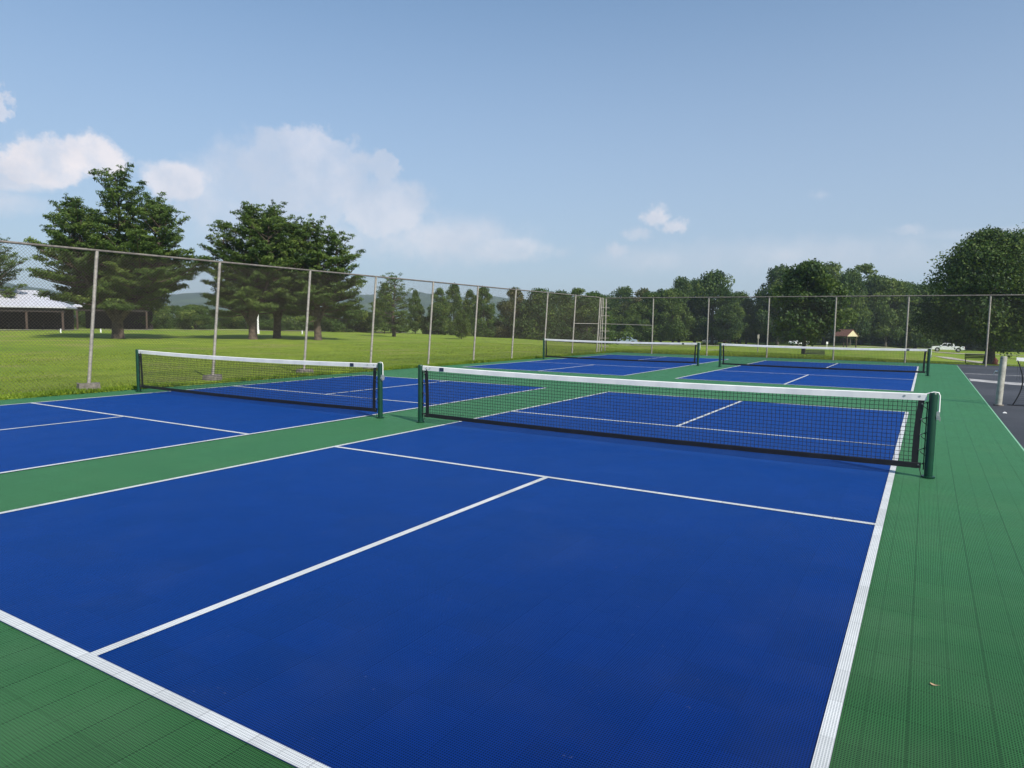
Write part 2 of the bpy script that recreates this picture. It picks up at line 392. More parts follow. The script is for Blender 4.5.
# grass blades along the left fence and beyond the back edge
def blades(name, n, xs, ys, h, seed, dens=None, tm=.5):
    r = np.random.RandomState(seed)
    x = r.uniform(*xs, n); y = r.uniform(*ys, n)
    if dens is not None:
        k = r.rand(n) < dens(x, y); x = x[k]; y = y[k]
    n = len(x); z = height(x, y)+.02
    a = r.uniform(0, 6.28, n); hh = h(x, y)*r.uniform(.5, 1.3, n); w = .011+.006*r.rand(n)
    lx = r.normal(0, .35, n)*hh; ly = r.normal(0, .35, n)*hh
    V = np.empty((n, 3, 3)); dx = np.cos(a)*w; dy = np.sin(a)*w
    V[:, 0] = np.stack([x-dx, y-dy, z], -1); V[:, 1] = np.stack([x+dx, y+dy, z], -1); V[:, 2] = np.stack([x+lx, y+ly, z+hh], -1)
    F = np.arange(n*3).reshape(n, 3)
    patch = .5+.5*np.sin(x*1.7+3*np.sin(y*.6))*np.sin(y*1.1+2*np.sin(x*.9))
    t = np.repeat(np.clip(r.normal(tm, .2, n)+.3*(patch-.5), 0, 1), 3)
    return tag(np_mesh(name, V.reshape(-1, 3), F, M['blade'], tint=t), 'short mown grass blades covering the lawn by the fence', 'grass', kind='stuff')
blades('lawn_grass', 240000, (-26, XL-.05), (-6, 34), lambda x, y: .042+0*x, 1, lambda x, y: np.clip(1.15-(XL-x)/18, 0, 1))
blades('grass_edge', 42000, (XL-.55, XL+.05), (-8, 28.6), lambda x, y: .055*(1+.6*np.sin(y*2.1)*np.sin(y*.77)), 2, lambda x, y: .25+.75*sst(-.5, 0, x-XL), tm=.2)
blades('grass_edge', 60000, (XL, 16), (28.3, 34), lambda x, y: .08+0*x, 3, lambda x, y: np.where((y > 28.9) | (x < XR), 1, 0)*np.clip(1.1-(y-28.3)/7, 0, 1))

# ------------------------------------------------------------------ nets
PL, PR = .434, .3115
def make_net(patch_right):
    root = empty('pickleball_net')
    xl, xr = -PL, WD+PR                     # post centres
    zt = .905; H = .915
    def sag(x):
        u = (x-WD/2)/((xr-xl)/2); return zt-.035*(1-u*u)
    for s, px in ((0, xl), (1, xr)):
        m = MB(); m.tube([(px, 0, 0), (px, 0, H-.02), (px, 0, H-.006), (px, 0, H)], [.041, .041, .039, .032], 20)
        p = m.build('post', M['post'], root)
        m = MB(); m.tube([(px, 0, .003), (px, 0, .018)], .066, 20); m.build('ground_sleeve', M['green'] if 0 else M['post'], p)
        m = MB()
        d = 1 if s == 0 else -1
        m.tube([(px+d*.05, 0, H-.10), (px+d*.05, 0, .08)], .006, 6)
        for k in range(5): m.tube([(px+d*.044, 0, H-.11-k*.165), (px+d*.066, 0, H-.11-k*.165)], .008, 6)
        m.build('lacing_rod', M['cord'], p)
    # mesh edges
    nl, nr = xl+.105, xr-.105
    lo = .13
    r = random.Random(7)
    m = MB(); c = .0445; t = .0026
    nv = int((nr-nl)/c)
    for i in range(nv+1):
        x = nl+i*(nr-nl)/nv; j = r.uniform(-.003, .003)
        m.tube([(x, 0, lo), (x+j, .003*math.sin(i), .5), (x, 0, sag(x)-.03)], t, 4, cap=False)
    nh = int((zt-lo-.04)/c)
    for k in range(1, nh+1):
        f = k/(nh+.6)
        pts = []
        for i in range(33):
            x = nl+(nr-nl)*i/32; pts.append((x, .002*math.sin(i*2.1+k), lo+(sag(x)-.03-lo)*f+r.uniform(-.0015, .0015)))
        m.tube(pts, t, 4, cap=False)
    m.build('net_mesh', M['cord'], root)
    # white head band (folded vinyl) with slight waves
    def band(x0, x1, zf, h, th, segs=48, wob=.003):
        m = MB(); vs = []
        for i in range(segs+1):
            x = x0+(x1-x0)*i/segs; z = zf(x); w = wob*math.sin(i*1.7)+wob*.6*math.sin(i*.6+1)
            vs += [(x, -th+w, z-h), (x, -th*1.1+w, z-.008), (x, 0+w, z), (x, th*1.1+w, z-.008), (x, th+w, z-h)]
        fs = [(i*5+j, (i+1)*5+j, (i+1)*5+j+1, i*5+j+1) for i in range(segs) for j in range(4)]
        fs += [(i*5+4, (i+1)*5+4, (i+1)*5, i*5) for i in range(segs)] + [(0, 1, 2, 3, 4), tuple(segs*5+k for k in (4, 3, 2, 1, 0))]
        m.add(vs, fs, False); return m
    tp = band(xl+.045, xr-.06, sag, .074, .009).build('top_tape', M['tape'], root)
    # patch sits on the tape near one end
    px = (WD+PR-.62) if patch_right else (xl+.42)
    m = MB(); m.box(px-.04, px+.04, -.0155, .0155, sag(px)-.066, sag(px)-.012); m.build('label_patch', M['patch'], tp)
    m = MB()
    for q in (nl+.02, nl+.09, nr-.02, nr-.16):
        m = MB(); m.tube([(q, -.0135, sag(q)-.03), (q, -.0165, sag(q)-.03)], .010, 10); m.build('grommet', M['chrome'], tp)
    m = MB()
    bz = lambda x: .155-.02*(1-((x-WD/2)/3.3)**2)
    band(nl-.03, nr+.03, bz, .062, .006, wob=.004).build('bottom_band', M['vinyl'], root)
    for px in (nl, nr):
        m = MB(); ts = []
        e = -1 if px == nl else 1
        ang = .02*e
        vs = []
        for k in range(9):
            z = .09+(zt-.05-.09)*k/8; b_ = -.012*math.sin(k*math.pi/8)*e - e*(1-k/8)*.03
            vs += [(px-.029+b_, -.006, z), (px+.029+b_, -.006, z), (px+.029+b_, .006, z), (px-.029+b_, .006, z)]
        fs = [(k*4+j, k*4+(j+1) % 4, (k+1)*4+(j+1) % 4, (k+1)*4+j) for k in range(8) for j in range(4)]+[(0, 3, 2, 1), (32, 33, 34, 35)]
        m.add(vs, fs); sb = m.build('side_band', M['vinyl'], root)
        for k in range(5):
            z = .13+k*.165; m = MB(); m.tube([(px+e*.01, -.008, z), (px+e*.01, -.011, z)], .009, 8); m.build('grommet', M['chrome'], sb)
        m = MB(); q = px+e*.075; zz_ = [(px+e*.09, 0, .11), (px+e*.11, -.012, .02), (px+e*.04, -.012, .012), (px+e*.01, -.012, .12)]
        for k in range(5):
            z = .13+k*.165; zz_ += [(px+e*.01, -.014, z), (q, -.012, z+.03), (q, -.012, z+.10), (px+e*.02, -.014, z+.14)]
        m.tube(zz_[:-1], .0042, 5)
        m.build('lacing_cord', M['cord'], sb)
    # cable over the post and winch on its outer side
    m = MB(); m.tube([(xr-.08, 0, zt-.012), (xr, 0, H+.006), (xr+.045, 0, H+.002), (xr+.058, 0, H-.03), (xr+.060, 0, .70)], .007, 8)
    m.build('tension_strap', M['tape'], root)
    m = MB(); m.box(xr+.036, xr+.068, -.024, .024, .63, .715); m.tube([(xr+.05, -.036, .665), (xr+.05, .036, .665)], .017, 12)
    w_ = m.build('winch', M['chrome'], root, )
    m = MB(); m.tube([(xr+.07, -.015, .66), (xr+.07, -.015, .615)], .005, 6); m.build('crank_lug', M['chrome'], w_)
    return root
LB = {(0, 0): 'pickleball net across the nearest blue court, white headband taut between green posts',
      (1, 0): 'pickleball net on the left court beside the lawn, dark patch by its right post',
      (0, 1): 'small far pickleball net on the rightmost far court, ending near the white pickup',
      (1, 1): 'small far pickleball net on the far left court in front of the fence corner'}
for (i, j) in ((0, 0), (1, 0), (0, 1), (1, 1)):
    r_ = make_net((i, j) != (0, 0))
    r_.location = (CX[i], CY[j]+NY, .004)
    tag(r_, LB[(i, j)], 'sports net', 'pickleball nets across the blue courts')

# neighbouring tennis court: steel post and net running off to the right
def tennis():
    y0 = 9.42
    p = empty('tennis_net_post', (7.76, y0+.05, -.02), 0)
    tag(p, 'plain grey steel tennis post standing on the asphalt at the right edge', 'post')
    m = MB(); m.tube([(0, 0, 0), (.035, .02, 1.02), (.036, .02, 1.05)], [.062, .062, .056], 20); m.build('post', M['steelpost'], p)
    m = MB(); m.tube([(0, 0, .003), (0, 0, .025)], .095, 18); m.build('base_collar', M['concrete'], p)
    m = MB(); m.tube([(-.05, .02, .72), (-.10, .02, .72)], .03, 10); m.tube([(-.10, .02, .72), (-.12, .02, .64)], .01, 8); m.build('winch', M['chrome'], p)
    t = empty('tennis_net', (8.03, y0+.25, -.02), 0)
    tag(t, 'old tennis net cut by the right picture edge, white band and bowed black side cord', 'sports net')
    L = 12.4; zs = lambda x: 1.03-.12*(1-((x-L/2)/(L/2))**2)
    m = MB(); vs = []
    for i in range(31):
        x = L*i/30; z = zs(x); vs += [(x, -.012, z-.075), (x, 0, z), (x, .012, z-.075)]
    m.add(vs, [(i*3+j, (i+1)*3+j, (i+1)*3+(j+1) % 3, i*3+(j+1) % 3) for i in range(30) for j in range(3)]+[(0, 1, 2), (92, 91, 90)])
    m.build('top_band', M['tape'], t)
    m = MB(); bow = lambda z: .02+.10*math.sin(min(1, max(0, z))*math.pi)-.0*z
    edge = lambda z: .13*math.sin(z*math.pi)-.03*(1-z)
    m.tube([(edge(z)*1+.02, 0, z*.97) for z in [k/10 for k in range(11)]], .013, 8); 
    m.tube([(-.1, 0, .012), (L, 0, .012)], .010, 6)
    m.build('edge_cord', M['vinyl'], t)
    m = MB()
    for i in range(int(L/.0445)):
        x = .03+i*.0445
        zlo = .012; 
        m.tube([(x, 0, zlo if x > .25 else .55), (x, 0, zs(x)-.07)], .0016, 4, cap=False)
    for k in range(22):
        z = .04+k*.0415; m.tube([(edge(min(1, z))+.02 if z < 1 else .0, 0, z), (L*.5, 0, .03+(zs(L/2)-.1)*k/21.), (L, 0, z)], .0016, 4, cap=False)
    m.build('net_mesh', M['cord'], t)
    m = MB(); m.tube([(-.30, -.27, 1.01), (0.0, 0, .995)], .006, 6); m.build('tension_cable', M['cord'], t)
    q = empty('tennis_net_post', (8.18+L+.25, y0+.3, -.02))
    tag(q, 'far grey steel tennis post beyond the right picture edge', 'post')
    m = MB(); m.tube([(0, 0, 0), (0, 0, 1.07)], .062, 20); m.build('post', M['steelpost'], q)
tennis()
m = MB(); rr_ = random.Random(3)
vs = []
for k in range(14):
    a = k/14*2*math.pi; vs.append((.042*math.cos(a), .015*math.sin(a)*(1+.2*math.cos(3*a)), .004+.010*abs(math.cos(a))**2))
m.add(vs+[(0, 0, .003)], [(k, (k+1) % 14, 14) for k in range(14)]); m.tube([(.04, 0, .012), (.06, .004, .018)], .0015, 5)
lf = m.build('dry_leaf', M['deadleaf']); lf.location = (6.495, -4.793, .004); lf.rotation_euler = (0, 0, R(-10)); lf.scale = (.40, .45, .45)
tag(lf, 'small curled brown leaf lying on the green tiles at lower right', 'leaf')
m = MB()
m.tube([(0, 0, -.012), (.03, .01, -.005), (.06, 0, -.012)], [.014, .022, .012], 7); o = m.build('crushed_cup', M['white']); o.location = (7.72, 7.9, -.005)
tag(o, 'tiny white scrap of litter on the asphalt near the steel post', 'litter')

# ------------------------------------------------------------------ chain-link fences
FX, FY, FH = -9.25, 27.9, 3.05
def fence_mesh(P0, P1, name, parent, lean=None, t=.002, wm='wire'):
    """diamond wire mesh between two ground points, leaning by a top offset"""
    P0 = Vector(P0); P1 = Vector(P1); L = (P1-P0).length; d = (P1-P0)/L
    H = FH-.03; top = Vector(lean or (0, 0, 0)); c = .054
    def P(a, h): return P0+d*a+Vector((0, 0, h+.03))+top*(h/H)
    V = []; F = []
    nrm = Vector((-d.y, d.x, 0))
    def wire(a0, h0, a1, h1):
        p, q = P(a0, h0), P(a1, h1); w = (q-p).normalized().cross(nrm)*t; o = nrm*t; k = len(V)
        for e in (p, q):
            V.extend([e+w, e+o, e-w, e-o])
        F.extend([(k+j, k+(j+1) % 4, k+4+(j+1) % 4, k+4+j) for j in range(4)])
    s0 = -H
    while s0 < L:
        a0, h0 = (s0, 0.) if s0 >= 0 else (0., -s0)
        a1, h1 = (s0+H, H) if s0+H <= L else (L, L-s0)
        if a1 > a0:
            wire(a0, h0, a1, h1); wire(L-a0, h0, L-a1, h1)
        s0 += c*1.3
    return np_mesh(name, np.array([tuple(v) for v in V]), F, M[wm], parent)
# side fence: posts lean a little along the run
sf = empty('chain_link_fence', (FX, -3.3, 0))
tag(sf, 'tall chain-link fence along the left side with leaning grey posts, lawn and pines behind it', 'fence', 'chain-link fences around the courts')
LEAN = (.0, .30, 0)
ys = [-9.36, -6.34, -3.32]+[-.29, 2.76, 5.78, 8.60, 11.67, 14.61, 17.6, 20.57, 23.62, 26.72]
for k, y in enumerate(ys):
    z0 = hz_(FX, y)+.03
    m = MB(); m.tube([(0, y+3.3, z0-.05), (0+LEAN[0], y+3.3+LEAN[1]*(1 if y > -1 else .3), FH-.01)], .036 if k < 12 else .042, 12)
    po = m.build('post', M['galv'], sf)
    if k < 7:
        m = MB(); q = random.Random(k)
        prof = [(.27*math.cos(a)*(1+q.uniform(-.12, .12)), .24*math.sin(a)*(1+q.uniform(-.12, .12))) for a in [i*math.pi/5 for i in range(10)]]
        n = 10; m.add([(a+.02, y+3.3+b_, z0-.03) for a, b_ in prof]+[(a*.95+.02, y+3.3+b_*.95, z0+.13+q.uniform(-.02, .02)) for a, b_ in prof],
                     [tuple(range(n, 2*n))]+[(i, (i+1) % n, (i+1) % n+n, i+n) for i in range(n)])
        m.build('concrete_footing', M['concrete'], po)
m = MB(); m.tube([(0, ys[0]+3.3, FH), (0, 27.05+3.3, FH)], .026, 10); m.build('top_rail', M['rail'], sf)
m = MB(); m.tube([(0, 23.62+.16+3.3, 1.60), (0, 26.72+.16+3.3, 1.60)], .022, 8); m.build('brace_rail', M['galv'], sf)
o = fence_mesh((-.04, ys[0]+3.3, .02), (-.04, 26.9+3.3, .02), 'wire_mesh', sf, lean=(0, .3, 0))
# a narrow closed panel at the corner
m = MB()
for y in (27.02, 27.36): m.tube([(0, y+3.3, 0), (.06 if y < 27.1 else .0, y+3.3+.1, FH+.0)], .032, 10)
gp = m.build('corner_post', M['galv'], sf)
m = MB()
for z in (.35, .8, 1.2, 1.6, 2.05, 2.5): m.tube([(.03, 27.05+3.3, z), (.2, FY+3.3-.0, z)], .016, 8)
m.build('corner_rung', M['galv'], sf)
bf = empty('chain_link_fence', (FX, FY, 0))
tag(bf, 'tall chain-link fence across the far end of the courts, dark woods behind it', 'fence', 'chain-link fences around the courts')
xs = [-9.25, -6.47, -3.46, -.45, 2.60, 5.60, 8.66, 11.7, 14.75, 17.8]
xs = [x-.03 for x in xs]
for k, x in enumerate(xs):
    m = MB(); m.tube([(x-FX, 0, -.06), (x-FX, .02, FH-.01)], .036 if k else .042, 12); m.build('post', M['galv'], bf)
m = MB(); m.tube([(0, 0, FH), (xs[-1]-FX, 0, FH)], .026, 10); m.build('top_rail', M['rail'], bf)
m = MB(); m.tube([(0, 0, 1.60), (xs[1]-FX, 0, 1.55)], .022, 8); m.build('brace_rail', M['galv'], bf)
fence_mesh((0, .04, .02), (xs[-1]-FX, .04, .02), 'wire_mesh', bf, t=.0013, wm='wire_dark')

# ------------------------------------------------------------------ trees
VIEW = R(31)
def leaves(C, N, size, asp, r, flat=.0, jit=.8):
    """C centres, N preferred normals -> quads"""
    n = len(C)
    nn = N+r.normal(0, jit, (n, 3)); nn /= np.linalg.norm(nn, axis=1)[:, None]+1e-9
    t = r.normal(0, 1, (n, 3)); t -= nn*(t*nn).sum(1)[:, None]; t /= np.linalg.norm(t, axis=1)[:, None]+1e-9
    b_ = np.cross(nn, t)
    s = size*r.uniform(.6, 1.35, n)
    a = t*s[:, None]*.5; c = b_*s[:, None]*.5*asp
    V = np.stack([C-a, C-c, C+a, C+c], 1).reshape(-1, 3)      # diamond leaves
    return V, np.arange(4*n).reshape(n, 4)
def decid_crown(h0, h1, rad, seed, nclump=60, nleaf=16000, size=.30, top=.62, ecc=1.0, lumpy=.22, droop=.0):
    """envelope: radius profile over height with noise; leaves sit around clump centres"""
    r = np.random.RandomState(seed); H = h1-h0
    ph = r.uniform(0, 6.28, 6)
    def env(t, a):
        base = np.power(np.clip(np.sin(np.pi*np.clip(t, 0, 1)**top), 0, 1), .62)
        return rad*base*(1+lumpy*(np.sin(3*a+ph[0]+5*t)*.6+np.sin(5*a+ph[1]-7*t)*.4+np.sin(2*a+ph[2])*.4))
    t = r.uniform(.04, .97, nclump); a = r.uniform(0, 6.28, nclump)
    q = np.sqrt(r.uniform(.25, 1, nclump))*.86
    rc = rad*r.uniform(.17, .36, nclump)*(1-.45*np.clip(t-.5, 0, 1))
    e = np.maximum(env(t, a)*q, 0)
    CC = np.stack([np.cos(a)*e*ecc, np.sin(a)*e, h0+t*H], -1)
    CC[:, 2] = np.minimum(CC[:, 2], h1-rc*.55)
    w = rc**2; k = r.choice(nclump, nleaf, p=w/w.sum())
    d = r.normal(0, 1, (nleaf, 3)); d[:, 2] = d[:, 2]*.85+.15; d /= np.linalg.norm(d, axis=1)[:, None]
    rad_ = rc[k]*np.power(r.uniform(.12, 1.12, nleaf), .42)*(1+.18*np.sin(d[:, 0]*7+k)*np.sin(d[:, 2]*6+k))
    P = CC[k]+d*rad_[:, None]*np.array([1, 1, .8])
    ct = r.normal(.46, .27, nclump)
    tint = np.clip(ct[k]+r.normal(0, .16, nleaf), 0, 1)
    # outliers: twigs sticking out
    m_ = r.rand(nleaf) < .04; P[m_] += d[m_]*rc[k][m_][:, None]*r.uniform(.02, .22, m_.sum())[:, None]
    zt_ = np.percentile(P[:, 2], 99.6); kz = (h1-h0)/(zt_-h0); P[:, 2] = h0+(P[:, 2]-h0)*kz; CC[:, 2] = h0+(CC[:, 2]-h0)*kz
    V, F = leaves(P, d*.9, size, .62, r)
    return V, F, np.repeat(tint, 4), CC
def trunk_mesh(h, r0_, seed, lean=0, limbs=None, flare=1.35):
    m = MB(); q = random.Random(seed)
    pts = []; rs_ = []
    for k in range(9):
        f = k/8; pts.append((lean*h*f*f+q.uniform(-.03, .03)*h*.12, q.uniform(-.03, .03)*h*.12, -.15+h*f)); rs_.append(r0_*((1-.72*f)+(flare-1)*max(0, 1-f*7)))
    m.tube(pts, rs_, 10)
    for L in (limbs or []):
        z = q.uniform(.35, .85)*h; p0 = Vector((lean*h*(z/h)**2, 0, z)); p1 = Vector(L)
        mid = p0.lerp(p1, .5)+Vector((0, 0, -.08*(p1-p0).length))
        m.tube([p0, mid, p1], [r0_*.38, r0_*.24, r0_*.07], 6)
    return m
def pine(seed, leaders, trunk_r, base_h=2.0, H=12, spread=5.5, dens=1.0, low=None):
    """leaders: list of (x, y, base z, top z, radius). Long flat plumes of needles on near-level limbs."""
    r = np.random.RandomState(seed); m = MB(); P = []; N = []; T = []
    mainH = max(l[3] for l in leaders)
    for (lx, ly, bz, tz, rad) in leaders:
        # stem rises from the trunk and bends into the leader
        z0 = max(.8, bz-1.2)
        pts = [(0, 0, z0)] if (lx or ly) else [(0, 0, -.2), (0, 0, .35)]
        for k in range(1, 9):
            f = k/8; z = z0+(tz-z0)*f; g = min(1, f*2.2); pts.append((lx*g+.10*math.sin(z*1.1+seed), ly*g+.10*math.cos(z*.9), z))
        r1 = trunk_r*(1 if not (lx or ly) else .5)
        rs_ = [r1*(1.35 if i == 0 and not (lx or ly) else 1)*(1-.92*max(0, (p[2]-z0)/(tz-z0)))+.015 for i, p in enumerate(pts)]
        m.tube(pts, rs_, 9)
        z = bz
        while z < tz-.25:
            f = (z-bz)/(tz-bz)
            R_ = rad*(1-f**2.0)*(.82+.18*math.sin(z*2.3+seed))*(.86+.14*min(1, f*5)) + .25
            nb = r.randint(3, 6)
            a0 = r.uniform(0, 6.28)
            for b_ in range(nb):
                a = a0+6.283*b_/nb+r.normal(0, .3); L = R_*r.uniform(.55, 1.18)
                rise = r.uniform(-.20, .20)+1.0*f**1.4
                zb = z+r.uniform(-.2, .2)
                g = min(1, max(0, (zb-z0)/(tz-z0))*2.2)
                ox, oy = lx*g, ly*g
                pb = []
                for k in range(5):
                    s = k/4; pb.append((ox+math.cos(a)*L*s, oy+math.sin(a)*L*s, zb+L*(rise*s+.10*s*s)-.05*L*math.sin(s*3.1)))
                m.tube(pb, [max(.012, .030*L**.8*(1-.8*k/4)) for k in range(5)], 5, cap=False)
                ncl = max(3, int(L*3.4*dens)); ctint = r.normal(.45, .17)
                for c in range(ncl):
                    s = 1-(.70 if L > 1.2 else .95)*(c/ncl)**1.15
                    side = r.normal(0, .20)*L*(1.15-s)
                    cx = ox+math.cos(a)*L*s-math.sin(a)*side; cy = oy+math.sin(a)*L*s+math.cos(a)*side
                    cz = zb+L*(rise*s+.10*s*s)+.05+r.normal(0, .05)
                    rr2 = r.uniform(.20, .42)*(1.0-.25*f); nq = int(64*dens*(rr2/.4)**2)
                    d = r.normal(0, 1, (nq, 3)); d /= np.linalg.norm(d, axis=1)[:, None]
                    d *= np.power(r.rand(nq), .5)[:, None]*np.array([rr2*1.1, rr2*1.1, rr2*.46])
                    d[:, 2] = d[:, 2]*1+.05
                    P.append(np.array([cx, cy, cz])+d)
                    N.append(np.tile([math.cos(a)*.25, math.sin(a)*.25, .75], (nq, 1))+d*.8)
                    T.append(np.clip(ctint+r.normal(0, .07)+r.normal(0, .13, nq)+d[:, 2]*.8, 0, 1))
            z += r.uniform(.26, .44)
    # dead-ish lower limbs
    P = np.concatenate(P); N = np.concatenate(N); T = np.concatenate(T)
    V, F = leaves(P, N, .23, .26, r, jit=.6)
    return m, V, F, np.repeat(T, 4)
def place_tree(name, label, cat, x, y, trunk, crown, leafm, barkm='bark', rz=VIEW, group='pines on the lawn', z=None):
    t = empty(name, (x, y, hz_(x, y)-.02 if z is None else z), rz)
    tag(t, label, cat, group)
    trunk.build('trunk', M[barkm], t)
    V, F, T = crown[:3]; np_mesh('crown', V, F, M[leafm], t, tint=T)
    return t
# lawn pines (local x runs to the right as seen from the courts)
mm, V, F, T = pine(11, [(0.3, 0, 2.4, 10.6, 3.6), (-1.0, .5, 2.3, 6.0, 5.2), (2.0, -.5, 2.3, 5.6, 5.0), (-3.1, .8, 2.6, 9.2, 2.3), (3.2, -.6, 2.3, 8.4, 2.9), (-1.2, -1.6, 2.2, 7.6, 3.6), (1.5, 2.2, 2.4, 9.5, 2.9), (0, 0, 2.0, 4.2, .6)], .35, dens=1.3)
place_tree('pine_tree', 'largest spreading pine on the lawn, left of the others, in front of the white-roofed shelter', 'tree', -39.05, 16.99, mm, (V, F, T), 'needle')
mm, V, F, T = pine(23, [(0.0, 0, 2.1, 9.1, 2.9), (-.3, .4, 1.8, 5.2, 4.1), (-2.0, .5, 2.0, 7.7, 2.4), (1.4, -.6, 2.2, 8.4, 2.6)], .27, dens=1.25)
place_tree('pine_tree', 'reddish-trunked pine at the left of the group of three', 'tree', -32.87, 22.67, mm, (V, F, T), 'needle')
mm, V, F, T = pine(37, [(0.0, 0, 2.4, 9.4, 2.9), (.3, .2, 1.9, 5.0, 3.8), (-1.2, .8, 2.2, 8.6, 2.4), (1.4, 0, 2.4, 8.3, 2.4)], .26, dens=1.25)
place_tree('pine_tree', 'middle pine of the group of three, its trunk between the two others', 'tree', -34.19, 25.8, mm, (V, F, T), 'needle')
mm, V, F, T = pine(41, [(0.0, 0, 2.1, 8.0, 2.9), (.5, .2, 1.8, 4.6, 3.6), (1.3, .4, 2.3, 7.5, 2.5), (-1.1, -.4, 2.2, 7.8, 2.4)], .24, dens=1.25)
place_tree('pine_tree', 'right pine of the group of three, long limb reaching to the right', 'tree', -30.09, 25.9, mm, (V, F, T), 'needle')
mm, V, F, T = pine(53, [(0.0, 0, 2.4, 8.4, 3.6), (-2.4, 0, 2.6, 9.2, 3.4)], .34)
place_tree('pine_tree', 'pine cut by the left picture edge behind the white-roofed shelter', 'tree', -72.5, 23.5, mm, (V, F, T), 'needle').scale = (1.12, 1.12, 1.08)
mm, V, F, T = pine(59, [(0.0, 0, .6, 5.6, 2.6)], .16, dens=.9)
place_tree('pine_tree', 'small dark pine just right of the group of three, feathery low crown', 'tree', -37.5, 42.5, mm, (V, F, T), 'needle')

# deciduous kinds, used through mesh copies with their own size and turn
def D2(u, D, dz=0):
    """azimuth in degrees (0 = straight away along the courts) and distance from the tee corner -> ground point"""
    return 6.38+D*math.sin(R(u)), -8.31+D*math.cos(R(u))
PROTO = {}
def proto(key, h0, h1, rad, seed, leafm, tr, barkm='bark2', **kw):
    V, F, T, CC = decid_crown(h0, h1, rad, seed, **kw)
    r = np.random.RandomState(seed); pick = [tuple(CC[i]) for i in r.choice(len(CC), 7, replace=False)]
    PROTO[key] = (V, F, T, leafm, trunk_mesh(h1*.62, tr, seed, limbs=pick), barkm, h1)
proto('round', 1.6, 12, 5.2, 101, 'leaf_dark', .32, nclump=90, nleaf=22000, size=.34)
proto('oak', 1.2, 12, 6.0, 102, 'leaf_dark', .35, nclump=110, nleaf=24000, size=.34, lumpy=.3, top=.55)
proto('tall', .8, 13, 3.8, 103, 'leaf_mid', .22, nclump=130, nleaf=20000, size=.32, top=.62, lumpy=.15)
proto('light', 1.4, 11, 4.6, 104, 'leaf_light', .26, nclump=70, nleaf=15000, size=.34, lumpy=.3)
proto('column', .5, 11, 2.7, 105, 'leaf_mid', .14, nclump=150, nleaf=16000, size=.27, top=.60, lumpy=.18)
proto('young', .4, 5, 1.7, 106, 'leaf_light', .09, nclump=50, nleaf=9000, size=.16, top=.72)
proto('wispy', 2.5, 13, 3.0, 107, 'leaf_light', .2, nclump=80, nleaf=9000, size=.30, lumpy=.25, top=.6)
proto('bronze', 1.2, 10, 4.0, 108, 'leaf_red', .24, nclump=60, nleaf=14000, size=.32, lumpy=.3)
proto('shrub', .0, 4, 3.2, 109, 'leaf_mid', .10, nclump=60, nleaf=11000, size=.26, top=.8, lumpy=.35)
proto('dshrub', .0, 4, 3.4, 110, 'leaf_dark', .10, nclump=60, nleaf=11000, size=.28, top=.8, lumpy=.35)
SRC = {}
def tree(key, label, az_, D, h, wf=1.0, rz=0, name=None, cat='tree', group='trees at the edge of the woods', zo=0):
    x, y = D2(az_, D); V, F, T, lm, tm, bk, H0 = PROTO[key]
    nm = name or {'shrub': 'shrub', 'dshrub': 'shrub'}.get(key, 'broadleaf_tree')
    if key in SRC: t = copy_tree(SRC[key]); t.name = nm
    else:
        t = empty(nm); tm.build('trunk', M[bk], t); np_mesh('crown', V, F, M[lm], t, tint=T); SRC[key] = t
    s = h/H0; t.location = (x, y, hz_(x, y)-.05+zo); t.rotation_euler = (0, 0, R(rz)); t.scale = (s*wf, s*wf, s)
    tag(t, label, cat, group); return t
#TREES
# pixel column, top row, distance -> azimuth and height from the base terrain (measured once, written as metres)
def az_of(u): return math.degrees(YA)+math.degrees(math.atan((u-512)/686.7))
def h_of(u, row, D):
    a = R(az_of(u)); x, y = D2(az_of(u), D); hor = 322.7+(u-512)*.0133
    dep = D*math.cos(math.atan((u-512)/686.7)); return 1.6+(hor-row)*dep/686.7-hz_(x, y)
def T_(key, label, u, row, D, wf=1.0, rz=0, **k):
    if u > 600 and D < 137: D += 52
    elif u > 600: D += 32
    return tree(key, label, az_of(u), D, h_of(u, row, D), wf, rz, **k)
G1 = 'young trees along the far edge of the lawn'
T_('column', 'slim upright tree standing alone against the blue hills, right of the pines', 384, 284, 88, .95, 20, group=G1)
T_('column', 'second slim tree right of the pines, shorter, with hills on both sides', 415, 291, 92, .78, 140, group=G1)
T_('column', 'bushy upright tree behind the fence post right of the blue hills', 438, 289, 90, 1.05, 70, group=G1)
T_('tall', 'thin-topped tree rising above its neighbours right of the hills', 453, 285, 96, .75, 200, group=G1)
T_('young', 'small rounded light-green tree alone on the lawn, close to the fence', 461, 309, 62, 1.0, 0, group=G1)
T_('tall', 'full green tree left of the gap where far hills show', 483, 288, 88, .85, 40, group=G1)
T_('column', 'pale tree partly behind the full green tree, just left of it', 470, 291, 98, .95, 250, group=G1)
G2 = 'trees at the edge of the woods'
T_('oak', 'wide dark tree at the left end of the woods, right of the hill gap', 540, 290, 96, .95, 10)
T_('bronze', 'brownish tree at the left end of the woods by the hill gap', 512, 289, 100, .9, 80)
T_('round', 'dark rounded tree behind the far left net post', 558, 292, 104, .85, 120)
T_('wispy', 'tall thin-crowned pale tree poking above the fence corner', 576, 289, 120, 1.5, 0)
T_('tall', 'green tree behind the fence corner', 592, 293, 108, 1.2, 300)
T_('oak', 'broad green-topped tree above the fence corner ladder', 622, 288, 120, .8, 210)
T_('bronze', 'tree with reddish-brown top between the fence corner and next post', 640, 290, 108, .95, 10)
T_('light', 'yellowish-green tree under the reddish-topped one', 636, 304, 98, .8, 150)
T_('round', 'dark tree behind the second back-fence post', 660, 291, 104, .75, 230)
